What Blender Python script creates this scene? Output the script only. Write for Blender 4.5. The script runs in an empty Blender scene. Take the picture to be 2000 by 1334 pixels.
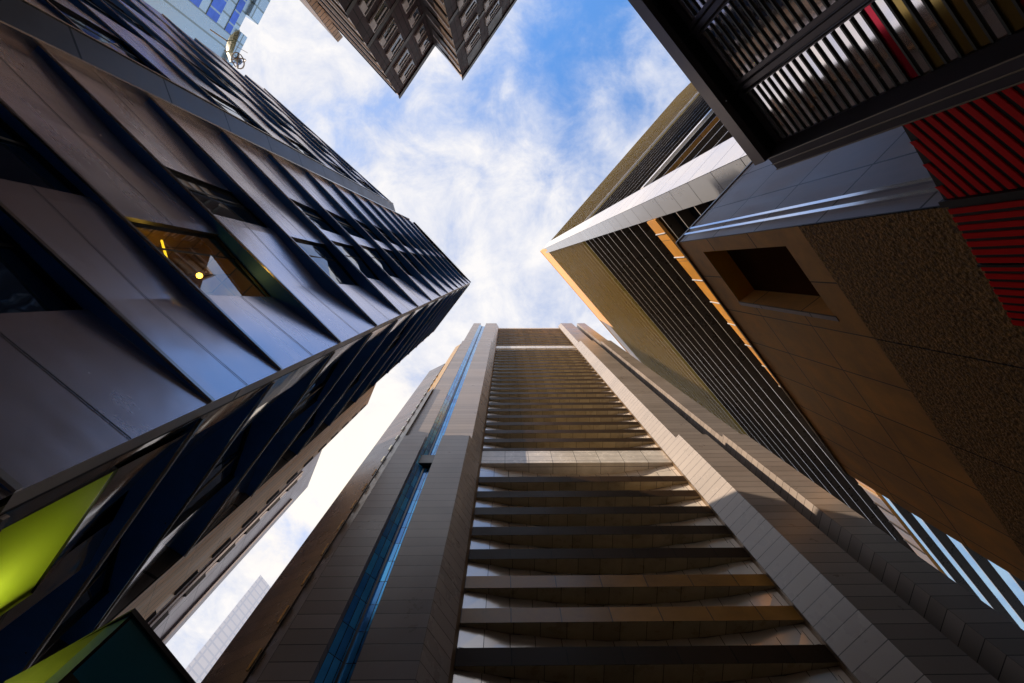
import bpy, math, random
from mathutils import Vector
random.seed(7)
S = bpy.context.scene
COL = S.collection
EYE = 1.6                                   # eye height; all plans below are metres from the viewer's feet

# ------------------------------------------------------------------ camera
cam = bpy.data.cameras.new("camera"); co = bpy.data.objects.new("camera", cam); COL.objects.link(co)
cam.sensor_width = 36; cam.lens = 16.2; cam.clip_start = 0.05; cam.clip_end = 6000
def cam_axes(f=900., vx=-10., vy=-148.):
    Z = Vector((vx, vy, f)).normalized()
    X = Vector((1, 0, 0)); X = (X - Z * X.dot(Z)).normalized()
    Y = Z.cross(X)
    return X, Y, Z
from mathutils import Matrix
ax, ay, az_ = cam_axes()
right = Vector((ax.x, ay.x, az_.x)); down = Vector((ax.y, ay.y, az_.y)); fwd = Vector((ax.z, ay.z, az_.z))
M = Matrix((right, -down, -fwd)).transposed().to_4x4(); M.translation = (0, 0, EYE)
co.matrix_world = M
S.camera = co

# ------------------------------------------------------------------ sky and sun
SUN_AZ, SUN_EL = math.radians(198), math.radians(26)
S.view_settings.view_transform = 'Standard'; S.view_settings.look = 'None'
S.view_settings.gamma = 1; S.view_settings.exposure = 0.38
S.view_settings.use_curve_mapping = False
W = bpy.data.worlds.new("World"); S.world = W; W.use_nodes = True
nt = W.node_tree; nt.nodes.clear()
def N(t, **k):
    n = nt.nodes.new(t)
    for a, b in k.items(): setattr(n, a, b)
    return n
L = lambda a, b: nt.links.new(a, b)
out = N('ShaderNodeOutputWorld'); bg = N('ShaderNodeBackground'); bg.inputs[1].default_value = 0.1
L(bg.outputs[0], out.inputs[0])
sky = N('ShaderNodeTexSky'); sky.sky_type = 'NISHITA'; sky.sun_disc = False
sky.sun_elevation = SUN_EL; sky.sun_rotation = math.radians(90) - SUN_AZ
sky.air_density = 1.3; sky.dust_density = 0.4; sky.ozone_density = 3.0
tc = N('ShaderNodeTexCoord'); sep = N('ShaderNodeSeparateXYZ'); L(tc.outputs['Generated'], sep.inputs[0])
mz = N('ShaderNodeMath', operation='MAXIMUM'); L(sep.outputs[2], mz.inputs[0]); mz.inputs[1].default_value = 0.12
dx = N('ShaderNodeMath', operation='DIVIDE'); L(sep.outputs[0], dx.inputs[0]); L(mz.outputs[0], dx.inputs[1])
dy = N('ShaderNodeMath', operation='DIVIDE'); L(sep.outputs[1], dy.inputs[0]); L(mz.outputs[0], dy.inputs[1])
pl = N('ShaderNodeCombineXYZ'); L(dx.outputs[0], pl.inputs[0]); L(dy.outputs[0], pl.inputs[1])
def noise(scale, detail, rough, dist, off):
    m = N('ShaderNodeMapping'); m.inputs['Location'].default_value = off; L(pl.outputs[0], m.inputs[0])
    n = N('ShaderNodeTexNoise'); n.inputs['Scale'].default_value = scale; n.inputs['Detail'].default_value = detail
    n.inputs['Roughness'].default_value = rough; n.inputs['Distortion'].default_value = dist
    L(m.outputs[0], n.inputs['Vector']); return n.outputs[0]
n1 = noise(2.4, 10, 0.60, 0.25, (3.1, 1.7, 0)); n2 = noise(8.5, 10, 0.66, 0.35, (8.2, 4.4, 2)); n3 = noise(1.6, 3, 0.5, 0.2, (0.4, 7.7, 5))
def dist(px, py, r0, r1):
    c = N('ShaderNodeCombineXYZ'); c.inputs[0].default_value = px; c.inputs[1].default_value = py
    d = N('ShaderNodeVectorMath', operation='DISTANCE'); L(pl.outputs[0], d.inputs[0]); L(c.outputs[0], d.inputs[1])
    m = N('ShaderNodeMapRange'); m.interpolation_type = 'SMOOTHSTEP'
    m.inputs[1].default_value = r0; m.inputs[2].default_value = r1; L(d.outputs['Value'], m.inputs[0]); return m.outputs[0]
def mth(op, a, b):
    m = N('ShaderNodeMath', operation=op)
    for i, v in enumerate((a, b)):
        if isinstance(v, (int, float)): m.inputs[i].default_value = v
        else: L(v, m.inputs[i])
    return m.outputs[0]
cov = mth('MULTIPLY', dist(0.36, -0.50, 0.06, 0.60), 0.70)                 # the clear patch of sky
cov = mth('ADD', cov, mth('MULTIPLY', mth('SUBTRACT', n1, 0.5), 1.7))
cov = mth('ADD', cov, mth('MULTIPLY', mth('SUBTRACT', n2, 0.5), 0.75))
cov = mth('ADD', cov, 0.13)
cm = N('ShaderNodeMapRange'); cm.interpolation_type = 'SMOOTHSTEP'; L(cov, cm.inputs[0]); cm.inputs[1].default_value = 0.0; cm.inputs[2].default_value = 0.85
ramp = N('ShaderNodeValToRGB'); L(n3, ramp.inputs[0])
shade = mth('ADD', mth('MULTIPLY', n1, 0.45), mth('MULTIPLY', n2, 0.55)); L(shade, ramp.inputs[0])
ramp.color_ramp.elements[0].position = 0.36; ramp.color_ramp.elements[0].color = (0.50, 0.57, 0.76, 1)
ramp.color_ramp.elements[1].position = 0.58; ramp.color_ramp.elements[1].color = (0.89, 0.87, 0.87, 1)
warm = N('ShaderNodeMixRGB'); L(mth('SUBTRACT', 1.0, dist(-0.40, 0.50, 0.0, 0.45)), warm.inputs[0]); L(ramp.outputs[0], warm.inputs[1]); warm.inputs[2].default_value = (1.10, 1.0, 0.86, 1)
cs = N('ShaderNodeVectorMath', operation='SCALE'); L(warm.outputs[0], cs.inputs[0]); cs.inputs['Scale'].default_value = 8.6
ss = N('ShaderNodeVectorMath', operation='MULTIPLY'); L(sky.outputs[0], ss.inputs[0]); ss.inputs[1].default_value = (1.35, 2.05, 2.7)
mx = N('ShaderNodeMixRGB'); L(cm.outputs[0], mx.inputs[0]); L(ss.outputs[0], mx.inputs[1]); L(cs.outputs[0], mx.inputs[2])
L(mx.outputs[0], bg.inputs[0])

sl = bpy.data.lights.new("sun", 'SUN'); so = bpy.data.objects.new("sun", sl); COL.objects.link(so)
sl.energy = 5.0; sl.angle = math.radians(0.6); sl.color = (1.0, 0.80, 0.58)
sd = Vector((math.cos(SUN_AZ) * math.cos(SUN_EL), math.sin(SUN_AZ) * math.cos(SUN_EL), math.sin(SUN_EL)))
so.rotation_euler = sd.to_track_quat('Z', 'Y').to_euler(); so.location = (0, 0, 300)

# ------------------------------------------------------------------ materials
def mat(name, base, rough=0.4, metal=0.0, joints=None, var=0.12, spec=0.5, stain=0.15, stain_scale=0.6, bump=0.0, bump_scale=8, joint_col=None, wavy=0.0, streak=None, bump_d=.04):
    m = bpy.data.materials.new(name); m.use_nodes = True
    t = m.node_tree; b = t.nodes['Principled BSDF']; lk = t.links.new
    def n(ty, **k):
        q = t.nodes.new(ty)
        for a, c in k.items(): setattr(q, a, c)
        return q
    b.inputs['Roughness'].default_value = rough; b.inputs['Metallic'].default_value = metal
    b.inputs['Specular IOR Level'].default_value = spec
    tcn = n('ShaderNodeTexCoord'); col = None; fac_h = None
    if joints:
        w, h, ms = joints
        br = n('ShaderNodeTexBrick'); br.offset = 0.0; br.squash = 1.0
        lk(tcn.outputs['UV'], br.inputs['Vector'])
        br.inputs['Scale'].default_value = 1; br.inputs['Brick Width'].default_value = w; br.inputs['Row Height'].default_value = h
        br.inputs['Mortar Size'].default_value = ms; br.inputs['Mortar Smooth'].default_value = 0.1; br.inputs['Bias'].default_value = 0
        br.inputs['Color1'].default_value = (*[c * (1 - var) for c in base], 1); br.inputs['Color2'].default_value = (*[min(1, c * (1 + var)) for c in base], 1)
        br.inputs['Mortar'].default_value = (*(joint_col or [c * 0.12 for c in base]), 1)
        col = br.outputs['Color']; fac_h = br.outputs['Fac']
    else:
        r = n('ShaderNodeRGB'); r.outputs[0].default_value = (*base, 1); col = r.outputs[0]
    ns = n('ShaderNodeTexNoise'); ns.inputs['Scale'].default_value = stain_scale; ns.inputs['Detail'].default_value = 6; ns.inputs['Roughness'].default_value = 0.65
    if streak:
        mp = n('ShaderNodeMapping'); mp.inputs['Scale'].default_value = streak; lk(tcn.outputs['Object'], mp.inputs[0]); lk(mp.outputs[0], ns.inputs['Vector'])
    else: lk(tcn.outputs['Object'], ns.inputs['Vector'])
    mr = n('ShaderNodeMapRange'); lk(ns.outputs[0], mr.inputs[0]); mr.inputs[1].default_value = 0.3; mr.inputs[2].default_value = 0.7
    mr.inputs[3].default_value = 1 - stain; mr.inputs[4].default_value = 1 + stain
    mu = n('ShaderNodeVectorMath', operation='SCALE'); lk(col, mu.inputs[0]); lk(mr.outputs[0], mu.inputs['Scale']); lk(mu.outputs[0], b.inputs['Base Color'])
    rr = n('ShaderNodeMapRange'); lk(ns.outputs[0], rr.inputs[0]); rr.inputs[1].default_value = 0.3; rr.inputs[2].default_value = 0.7
    rr.inputs[3].default_value = max(0, rough * 0.8); rr.inputs[4].default_value = min(1, rough * 1.2); lk(rr.outputs[0], b.inputs['Roughness'])
    last = None
    if wavy:
        wn = n('ShaderNodeTexNoise'); wn.inputs['Scale'].default_value = 0.9; wn.inputs['Detail'].default_value = 2; lk(tcn.outputs['Object'], wn.inputs['Vector'])
        bw = n('ShaderNodeBump'); bw.inputs['Strength'].default_value = wavy; bw.inputs['Distance'].default_value = 0.05; lk(wn.outputs[0], bw.inputs['Height']); last = bw.outputs[0]
    if bump:
        bn = n('ShaderNodeTexNoise'); bn.inputs['Scale'].default_value = bump_scale; bn.inputs['Detail'].default_value = 5; lk(tcn.outputs['Object'], bn.inputs['Vector'])
        bb = n('ShaderNodeBump'); bb.inputs['Strength'].default_value = bump; bb.inputs['Distance'].default_value = bump_d; lk(bn.outputs[0], bb.inputs['Height'])
        if last: lk(last, bb.inputs['Normal'])
        last = bb.outputs[0]
    if fac_h is not None:
        bj = n('ShaderNodeBump'); bj.invert = True; bj.inputs['Strength'].default_value = 0.6; bj.inputs['Distance'].default_value = 0.01; lk(fac_h, bj.inputs['Height'])
        if last: lk(last, bj.inputs['Normal'])
        last = bj.outputs[0]
    if last: lk(last, b.inputs['Normal'])
    return m
def emis(name, col, s):
    m = bpy.data.materials.new(name); m.use_nodes = True; b = m.node_tree.nodes['Principled BSDF']
    b.inputs['Base Color'].default_value = (*col, 1); b.inputs['Emission Color'].default_value = (*col, 1); b.inputs['Emission Strength'].default_value = s
    return m
def clear_glass(name, col, keep):
    m = bpy.data.materials.new(name); m.use_nodes = True; t = m.node_tree; b = t.nodes['Principled BSDF']
    b.inputs['Base Color'].default_value = (*col, 1); b.inputs['Roughness'].default_value = 0.02; b.inputs['Specular IOR Level'].default_value = 1.0
    b.inputs['Alpha'].default_value = keep
    tr = t.nodes.new('ShaderNodeBsdfTransparent'); tr.inputs[0].default_value = (*[min(1, c * 2 + .35) for c in col], 1)
    gl = t.nodes.new('ShaderNodeBsdfGlossy'); gl.inputs['Roughness'].default_value = 0.02; gl.inputs[0].default_value = (.9, .95, 1, 1)
    mxx = t.nodes.new('ShaderNodeMixShader'); mxx.inputs[0].default_value = keep
    t.links.new(tr.outputs[0], mxx.inputs[1]); t.links.new(gl.outputs[0], mxx.inputs[2])
    t.links.new(mxx.outputs[0], t.nodes['Material Output'].inputs[0]); return m

# ------------------------------------------------------------------ mesh builder (z is given above eye level)
class MB:
    def __init__(s): s.v = []; s.f = []; s.uv = []; s.m = []
    def poly(s, pts, mi=0, o=None, flat=None):
        P = [Vector(p) for p in pts]
        n = (P[1] - P[0]).cross(P[-1] - P[0])
        if n.length < 1e-9: n = (P[2] - P[0]).cross(P[-1] - P[0])
        n.normalize(); b = len(s.v)
        O = Vector(o) if o is not None else P[0]
        if abs(n.z) < 0.75:
            h = Vector((-n.y, n.x, 0)).normalized(); uv = [((p - O).dot(h), p.z) for p in P]
        else:
            if flat is not None: h = Vector((flat[0], flat[1], 0)).normalized()
            else:
                e = max(((P[i] - P[i - 1]) for i in range(len(P))), key=lambda q: q.length); h = Vector((e.x, e.y, 0)).normalized()
            k = Vector((-h.y, h.x, 0)); uv = [((p - O).dot(h), (p - O).dot(k)) for p in P]
        s.v += [(p.x, p.y, p.z + EYE) for p in P]; s.f.append(list(range(b, b + len(P)))); s.uv += uv; s.m.append(mi)
    def grid(s, rows, mi=0, flip=False):                    # rows of points, faces share their vertices
        b = len(s.v); m = len(rows[0])
        for row in rows: s.v += [(p[0], p[1], p[2] + EYE) for p in row]
        for i in range(len(rows) - 1):
            for j in range(m - 1):
                q = [b + i * m + j, b + i * m + j + 1, b + (i + 1) * m + j + 1, b + (i + 1) * m + j]
                if flip: q.reverse()
                s.f.append(q); s.uv += [(0, 0)] * 4; s.m.append(mi)
    def wall(s, a, b, z0, z1, mi=0, o=None):                # a, b plan points, seen from their right-hand side
        s.poly([(a[0], a[1], z0), (b[0], b[1], z0), (b[0], b[1], z1), (a[0], a[1], z1)], mi, o)
    def prism(s, pl, z0, z1, mi=0, top=True, bot=True, capm=None):
        cm_ = mi if capm is None else capm
        for i in range(len(pl)): s.wall(pl[i], pl[(i + 1) % len(pl)], z0, z1, mi)
        if top: s.poly([(x, y, z1) for x, y in pl], cm_)
        if bot: s.poly([(x, y, z0) for x, y in reversed(pl)], cm_)
    def bar(s, a, b, w, h, mi=0):                           # a square bar between two 3-D points
        A, B = Vector(a), Vector(b); d = (B - A).normalized()
        up = Vector((0, 0, 1)) if abs(d.z) < .95 else Vector((1, 0, 0))
        x = d.cross(up).normalized() * w / 2; y = x.cross(d).normalized() * h / 2
        c = [A - x - y, A + x - y, A + x + y, A - x + y]; e = [q + (B - A) for q in c]
        for i in range(4): s.poly([c[i], c[(i + 1) % 4], e[(i + 1) % 4], e[i]], mi)
        s.poly(list(reversed(c)), mi); s.poly(e, mi)
    def build(s, name, mats, parent=None, smooth=False):
        me = bpy.data.meshes.new(name); me.from_pydata(s.v, [], s.f)
        if not isinstance(mats, (list, tuple)): mats = [mats]
        for q in mats: me.materials.append(q)
        u = me.uv_layers.new(name="UVMap")
        for i, c in enumerate(s.uv): u.data[i].uv = c
        for p, q in zip(me.polygons, s.m): p.material_index = q; p.use_smooth = smooth
        ob = bpy.data.objects.new(name, me); COL.objects.link(ob)
        if parent:
            ob.parent = parent; ob.matrix_parent_inverse = parent.matrix_world.inverted()
        return ob
def thing(name, label, cat, loc, group=None):
    o = bpy.data.objects.new(name, None); COL.objects.link(o); o.location = loc
    o.matrix_world = Matrix.Translation(loc)
    o['label'] = label; o['category'] = cat
    if group: o['group'] = group
    return o
def tag(o, label, cat, group=None):
    o['label'] = label; o['category'] = cat
    if group: o['group'] = group
    return o
def U(deg): a = math.radians(deg); return (math.cos(a), math.sin(a))
def at(C, u, t, n=(0, 0), d=0): return (C[0] + u[0] * t + n[0] * d, C[1] + u[1] * t + n[1] * d)
G0 = -EYE

# ------------------------------------------------------------------ ground
m_pave = mat('paving', (0.22, 0.21, 0.20), 0.8, joints=(0.6, 0.6, 0.006), var=0.15, stain=0.2)
m_road = mat('asphalt', (0.05, 0.05, 0.052), 0.85, bump=0.3, bump_scale=60)
m_kerb = mat('kerb_stone', (0.32, 0.31, 0.29), 0.7)
b = MB(); b.poly([(-1500, -1500, G0 - .16), (1500, -1500, G0 - .16), (1500, 1500, G0 - .16), (-1500, 1500, G0 - .16)]); g = b.build('ground', mat('city_ground', (0.30, 0.28, 0.25), 0.85, stain=0.3, stain_scale=0.02)); g['kind'] = 'structure'
b = MB(); b.poly([(-90, -12, G0 - .12), (90, -12, G0 - .12), (90, -4, G0 - .12), (-90, -4, G0 - .12)]); g = b.build('road', m_road); g['kind'] = 'structure'
b = MB(); b.prism([(-60, -3.8), (60, -3.8), (60, 60), (-60, 60)], G0 - .15, G0, 0, bot=False); g = b.build('pavement', m_pave); g['kind'] = 'structure'
b = MB(); b.prism([(-60, -4.0), (60, -4.0), (60, -3.8), (-60, -3.8)], G0 - .155, G0 + .004, 0, bot=False); g = b.build('kerb', m_kerb); g['kind'] = 'structure'

# ------------------------------------------------------------------ granite tower straight ahead
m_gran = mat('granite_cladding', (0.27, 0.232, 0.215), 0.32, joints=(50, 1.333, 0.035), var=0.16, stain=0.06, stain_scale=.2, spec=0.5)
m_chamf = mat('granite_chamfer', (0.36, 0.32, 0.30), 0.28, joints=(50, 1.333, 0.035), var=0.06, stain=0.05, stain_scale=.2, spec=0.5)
m_fasc = mat('ledge_fascia', (0.028, 0.015, 0.007), 0.5, joints=(4.0, 30, 0.05), var=0.25, stain=0.3, stain_scale=0.15, spec=0.12)
m_fasc2 = mat('glow_painted_fascia', (0.30, 0.14, 0.02), 0.35, joints=(4.0, 30, 0.05), var=0.3, stain=0.4, stain_scale=0.2)  # reflected warm glow on two ledges, put into their colour
m_soff = mat('ledge_soffit', (0.36, 0.29, 0.18), 0.3, joints=(2.1, 30, 0.03), var=0.15, spec=0.5)
m_scoop = mat('recess_wall_stone', (0.90, 0.82, 0.74), 0.20, metal=0.35, joints=(2.0, 30, 0.03), var=0.06, spec=0.9, stain=.05)
m_bandc = mat('band_course', (0.66, 0.62, 0.58), 0.25, joints=(3.4, 1.45, 0.03), var=0.1)
m_trim = mat('bronze_trim', (0.23, 0.16, 0.10), 0.35, metal=0.4)
m_slot = mat('slot_glass', (0.05, 0.36, 1.0), 0.15, metal=0.5, joints=(0.55, 2.667, 0.035), var=0.40, joint_col=(0.005, 0.01, 0.02), wavy=0.15)
m_black = mat('dark_frame', (0.012, 0.012, 0.014), 0.35)
gt = thing('granite_tower', 'tall brown granite tower with stacked curved ledges between two stepped piers, straight ahead', 'tower', (9.85, 30, 0))
YF, XL, XR = 27.6, -3.72, 23.4
def scoop(x):                                   # plan of the curved wall behind each ledge
    s = (x - XL) / (XR - XL) * 2 - 1
    return YF + 0.22 + 1.50 * (1 - abs(s) ** 2.0)
NS = 14
xs = [XL + (XR - XL) * i / NS for i in range(NS + 1)]
def ledge(z, hh=1.55, m=(None,)):
    b = MB()
    b.wall((XL, YF), (XR, YF), z - hh, z, 0)
    b.poly([(XL, YF, z)] + [(XR, YF, z)] + [(x, scoop(x), z) for x in reversed(xs)], 1)
    pts = [(XR, YF, z - hh), (XL, YF, z - hh)] + [(x, scoop(x), z - hh) for x in xs]
    b.poly(pts, 1, o=(XL, YF, z - hh), flat=(1, 0))
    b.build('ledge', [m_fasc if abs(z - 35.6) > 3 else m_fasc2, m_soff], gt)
def recess(z0, z1, k):
    b = MB()
    for i in range(NS):
        x0, x1 = xs[i], xs[i + 1]; y0, y1 = scoop(x0), scoop(x1); o = (XL, YF, 0)
        d0, d1 = (0.10, -0.02) if i % 2 == 0 else (-0.02, 0.10)      # folded: each bay is two triangles tilted apart
        b.poly([(x0, y0, z0), (x1, y1, z0), (x1, y1 + d1, z1)], 0, o); b.poly([(x0, y0, z0), (x1, y1 + d1, z1), (x0, y0 + d0, z1)], 0, o)
    b.build('recess_wall', m_scoop, gt)
def bandcourse(z0, z1):
    b = MB(); b.prism([(XL, YF - .05), (XR, YF - .05), (XR, YF + 2), (XL, YF + 2)], z0, z1); b.build('band_course', m_bandc, gt)
low = [29.68, 33.63, 37.58, 41.58, 45.52, 49.56, 53.43, 57.37]
low = [29.68 - 3.95 * k for k in range(7, 0, -1)] + low
mid = [67.1 + 3.955 * k for k in range(0, 22)]
top = [158.1 + 3.95 * k for k in range(1, 12)]
allz = low + [61.54] + mid + [153.5] + top + [204.6]
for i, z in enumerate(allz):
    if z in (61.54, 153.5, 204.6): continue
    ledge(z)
for i in range(len(allz) - 1):
    a, c = allz[i], allz[i + 1]
    if a == 61.54: a = 65.9
    if a == 153.5: a = 157.9
    if c - 1.55 > a + .3: recess(a, c if c in (61.54, 153.5, 204.6) else c - 1.55, i)
bandcourse(61.54, 65.75); bandcourse(153.5, 157.9); bandcourse(203.2, 205.2)
b = MB(); b.prism([(XL - 8, YF + 2.2), (35, YF + 2.2), (35, 62), (XL - 8, 62)], G0, 203); b.build('core', m_gran, gt)
tiers = [(G0, 64.3, 24.44), (64.3, 153.5, 24.95), (153.5, 206.5, 25.6)]
def chL(Y): return XL - .2 - (27 - Y) * .621
def chR(Y): return 23.08 + (27 - Y) * .836
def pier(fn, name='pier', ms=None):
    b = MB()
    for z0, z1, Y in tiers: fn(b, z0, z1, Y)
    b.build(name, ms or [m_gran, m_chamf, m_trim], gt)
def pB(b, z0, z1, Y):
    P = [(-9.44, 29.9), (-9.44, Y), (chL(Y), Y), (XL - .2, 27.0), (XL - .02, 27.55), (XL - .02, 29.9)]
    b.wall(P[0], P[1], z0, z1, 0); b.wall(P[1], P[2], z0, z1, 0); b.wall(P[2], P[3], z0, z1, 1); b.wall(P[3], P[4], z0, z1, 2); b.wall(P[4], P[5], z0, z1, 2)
    b.poly([(x, y, z1) for x, y in P], 0)
def pA(b, z0, z1, Y):
    P = [(-14.95, 29.9), (-14.95, Y), (-11.79, Y), (-11.79, 29.9)]
    for i in range(3): b.wall(P[i], P[i + 1], z0, z1, 0)
    b.poly([(x, y, z1) for x, y in P], 0)
def pC(b, z0, z1, Y):
    P = [(XR + .02, 29.9), (XR + .02, 27.55), (23.12, 27.0), (chR(Y), Y), (29.27, Y), (29.27, 29.9)]
    b.wall(P[0], P[1], z0, z1, 2); b.wall(P[1], P[2], z0, z1, 2); b.wall(P[2], P[3], z0, z1, 1); b.wall(P[3], P[4], z0, z1, 0); b.wall(P[4], P[5], z0, z1, 0)
    b.poly([(x, y, z1) for x, y in P], 0)
def pD(b, z0, z1, Y):
    P = [(31.0, 29.9), (31.73, Y), (35.06, Y), (35.06, 29.9)]
    b.wall(P[0], P[1], z0, z1, 0); b.wall(P[1], P[2], z0, z1, 0); b.wall(P[2], P[3], z0, z1, 0)
    b.poly([(x, y, z1) for x, y in P], 0)
for f in (pA, pB, pC, pD): pier(f)
b = MB(); zt = 198
b.wall((-11.79, 25.0), (-10.75, 25.9), G0, zt, 0); b.wall((-10.75, 25.9), (-9.44, 25.9), G0, zt, 0); b.build('slot_window', m_slot, gt)
b = MB(); b.prism([(-10.83, 25.70), (-10.65, 25.70), (-10.65, 25.89), (-10.83, 25.89)], G0, zt); b.build('mullion', m_black, gt)
b = MB(); b.prism([(-11.7, 25.2), (-9.5, 25.2), (-9.5, 25.85), (-11.7, 25.85)], 56.5, 59.0); b.build('louvre_panel', m_black, gt)
b = MB(); b.wall((29.27, 29.0), (31.2, 29.0), G0, 200, 0); b.build('slot_window', m_slot, gt)
m_wing = mat('wing_panels', (0.13, 0.095, 0.085), 0.25, metal=0.5, joints=(50, 1.333, 0.03), var=0.3)
m_gold = mat('painted_sun_gold', (0.62, 0.34, 0.06), 0.28, metal=0.7, joints=(1.0, 4, 0.02), var=0.08)  # sunlight on the upper wing return, painted in as gold
m_bronze_dark = mat('dark_bronze', (0.03, 0.022, 0.016), 0.3, metal=0.4, joints=(50, 4, 0.05))
b = MB(); b.wall((-16.6, 25.9), (-14.95, 24.5), G0, 92, 0); b.build('wing_return', m_bronze_dark, gt)
b = MB(); b.prism([(-16.6, 25.9), (-14.95, 24.9), (-14.95, 29.0), (-16.4, 29.0)], 92, 147); b.build('wing_return', m_gold, gt)  # same return wall higher up, recoloured for the sun on it
b = MB(); b.prism([(-20.8, 27.9), (-16.62, 25.8), (-16.0, 30), (-20, 32)], G0, 121, 0); b.build('wing', m_wing, gt)
m_strip = mat('strip_metal', (0.8, 0.7, 0.5), 0.2, metal=1.0)
for k in range(24):
    z = 14 + k * 4.0; wl = MB(); wl.bar((-16.75, 25.72, z), (-16.75, 25.72, z + 1.7), .16, .16); wl.build('light_strip', m_strip, gt)

# ------------------------------------------------------------------ folded-panel tower, left
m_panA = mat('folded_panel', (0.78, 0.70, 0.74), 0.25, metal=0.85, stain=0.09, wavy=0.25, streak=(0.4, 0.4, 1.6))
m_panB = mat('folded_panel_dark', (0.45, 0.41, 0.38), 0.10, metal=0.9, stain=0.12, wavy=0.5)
m_sofA = mat('blue_soffit', (0.04, 0.22, 0.72), 0.35, metal=0.2, stain=0.2)
m_joint = mat('panel_joint', (0.02, 0.015, 0.015), 0.6)
m_edge = mat('edge_trim', (0.55, 0.50, 0.46), 0.22, metal=0.8)
m_wing_gl = mat('dark_window_glass', (0.015, 0.05, 0.11), 0.04, metal=0.6, wavy=0.3)
m_teal = mat('teal_glass', (0.01, 0.12, 0.15), 0.15, metal=0.5, joints=(2.2, 3.95, 0.06), var=0.4)
m_pil = mat('pilaster_panel', (0.13, 0.115, 0.11), 0.35, metal=0.4, joints=(10, 3.95, 0.05), var=0.1)
pt = thing('folded_panel_tower', 'dark metal tower of folded slanting panels with blue undersides, filling the left', 'tower', (-9.5, 1, 0))
CA = (-4.73, 2.156); uA = U(-133); nA = (0.731, -0.682); uB = U(128); nB = (0.788, 0.616)
floors = [0.2, 4.17, 7.14, 9.42, 12.9, 16.6, 20.56, 24.5, 28.9, 33.0, 37.1, 41.2, 45.2, 49.2, 53.2, 57.2, 61.0]
def prof(nodes, s):
    for (s0, d0), (s1, d1) in zip(nodes, nodes[1:]):
        if s <= s1: return d0 + (d1 - d0) * (s - s0) / (s1 - s0)
    return nodes[-1][1]
def band(C, u, n, z0, z1, nodes, botn, segs, mp, side=1, jh=True, trim=True):
    """one storey: panels lean back from the floor line to the depths in nodes"""
    P = lambda s, d, z: (*at(C, u, s, n, -d), z)
    for (s0, s1, kind) in segs:
        cuts = sorted({s0, s1, *[q for q, _ in nodes if s0 < q < s1], *[q for q, _ in botn if s0 < q < s1]})
        if kind == 'panel':
            b = MB()
            for a, c in zip(cuts, cuts[1:]):
                ns_ = max(1, int((c - a) / .4)); nz_ = 5
                pp = lambda sx, f: P(sx, prof(botn, sx) * (1 - f) + prof(nodes, sx) * f, z0 + (z1 - z0) * f)
                b.grid([[pp(a + (c - a) * i_ / ns_, j_ / nz_) for i_ in range(ns_ + 1)] for j_ in range(nz_ + 1)], 0, side < 0)
                if jh:                                  # horizontal joint at mid height, 4 mm proud
                    f = 0.47; jw = .008; pm = []
                    for sx in (a, c):
                        lo, hi = prof(botn, sx), prof(nodes, sx)
                        pm.append((sx, lo + (hi - lo) * (f - jw / 2) - .012, z0 + (z1 - z0) * (f - jw / 2))); pm.append((sx, lo + (hi - lo) * (f + jw / 2) - .012, z0 + (z1 - z0) * (f + jw / 2)))
                    q = [P(*pm[0]), P(*pm[2]), P(*pm[3]), P(*pm[1])]
                    if side < 0: q.reverse()
                    b.poly(q, 1)
            b.build('cladding_panel' if side > 0 else 'glossy_panel', [mp, m_joint], pt, smooth=True)
        else:
            r = 0.10
            b = MB(); q = [P(s0, r + prof(botn, s0), z0), P(s1, r + prof(botn, s1), z0), P(s1, r + prof(nodes, s1), z1), P(s0, r + prof(nodes, s0), z1)]
            if side < 0: q.reverse()
            b.poly(q, 0); w = b.build('window', kind, pt)
            b = MB(); o_ = r - .03
            for f in (0.015, .985): b.bar(P(s0, o_ + prof(botn, s0) * (1 - f) + prof(nodes, s0) * f, z0 + (z1 - z0) * f), P(s1, o_ + prof(botn, s1) * (1 - f) + prof(nodes, s1) * f, z0 + (z1 - z0) * f), .05, .05)
            sm = s0 + (s1 - s0) * .64
            b.bar(P(sm, o_ + prof(botn, sm), z0), P(sm, o_ + prof(nodes, sm), z1), .04, .04); b.build('frame', m_black, w)
            for s in (s0, s1):
                b = MB()
                q = [P(s, prof(botn, s), z0), P(s, r + prof(botn, s), z0), P(s, r + prof(nodes, s), z1), P(s, prof(nodes, s), z1)]
                b.poly(q, 0); b.build('reveal', m_black, w)
    # soffit of the storey above
    smax = max(s1 for _, s1, _ in segs); smin = min(s0 for s0, _, _ in segs)
    cuts = sorted({smin, smax, *[q for q, _ in nodes if smin < q < smax], *[s for sg in segs for s in sg[:2]]})
    b = MB()
    for a, c in zip(cuts, cuts[1:]):
        da, dc = prof(nodes, a), prof(nodes, c)
        for sg in segs:
            if sg[2] != 'panel' and sg[0] - 1e-6 <= a and c <= sg[1] + 1e-6: da += .12; dc += .12
        if da < 1e-4 and dc < 1e-4: continue
        q = [P(a, -0.002, z1), P(c, -0.002, z1), P(c, dc, z1), P(a, da, z1)]
        if da < 1e-4: q = q[:3]
        b.poly(q, 0)
    b.build('soffit', m_sofA, pt)
    if trim:
        b = MB(); a = P(smin, -.03, z1 + .03); c = P(smax, -.03, z1 + .03); b.bar(a, c, .05, .07, 0); b.build('edge_trim', m_edge, pt)
m_seen = clear_glass('see_through_glass', (0.25, 0.28, 0.35), 0.32)
nodA = [(0, 0), (2.26, 0.42), (4.55, 0.20), (7.2, 0.30), (10.5, 0.14)]
b0 = [(0, 0), (10.5, 0)]
W_ = m_wing_gl
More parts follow.
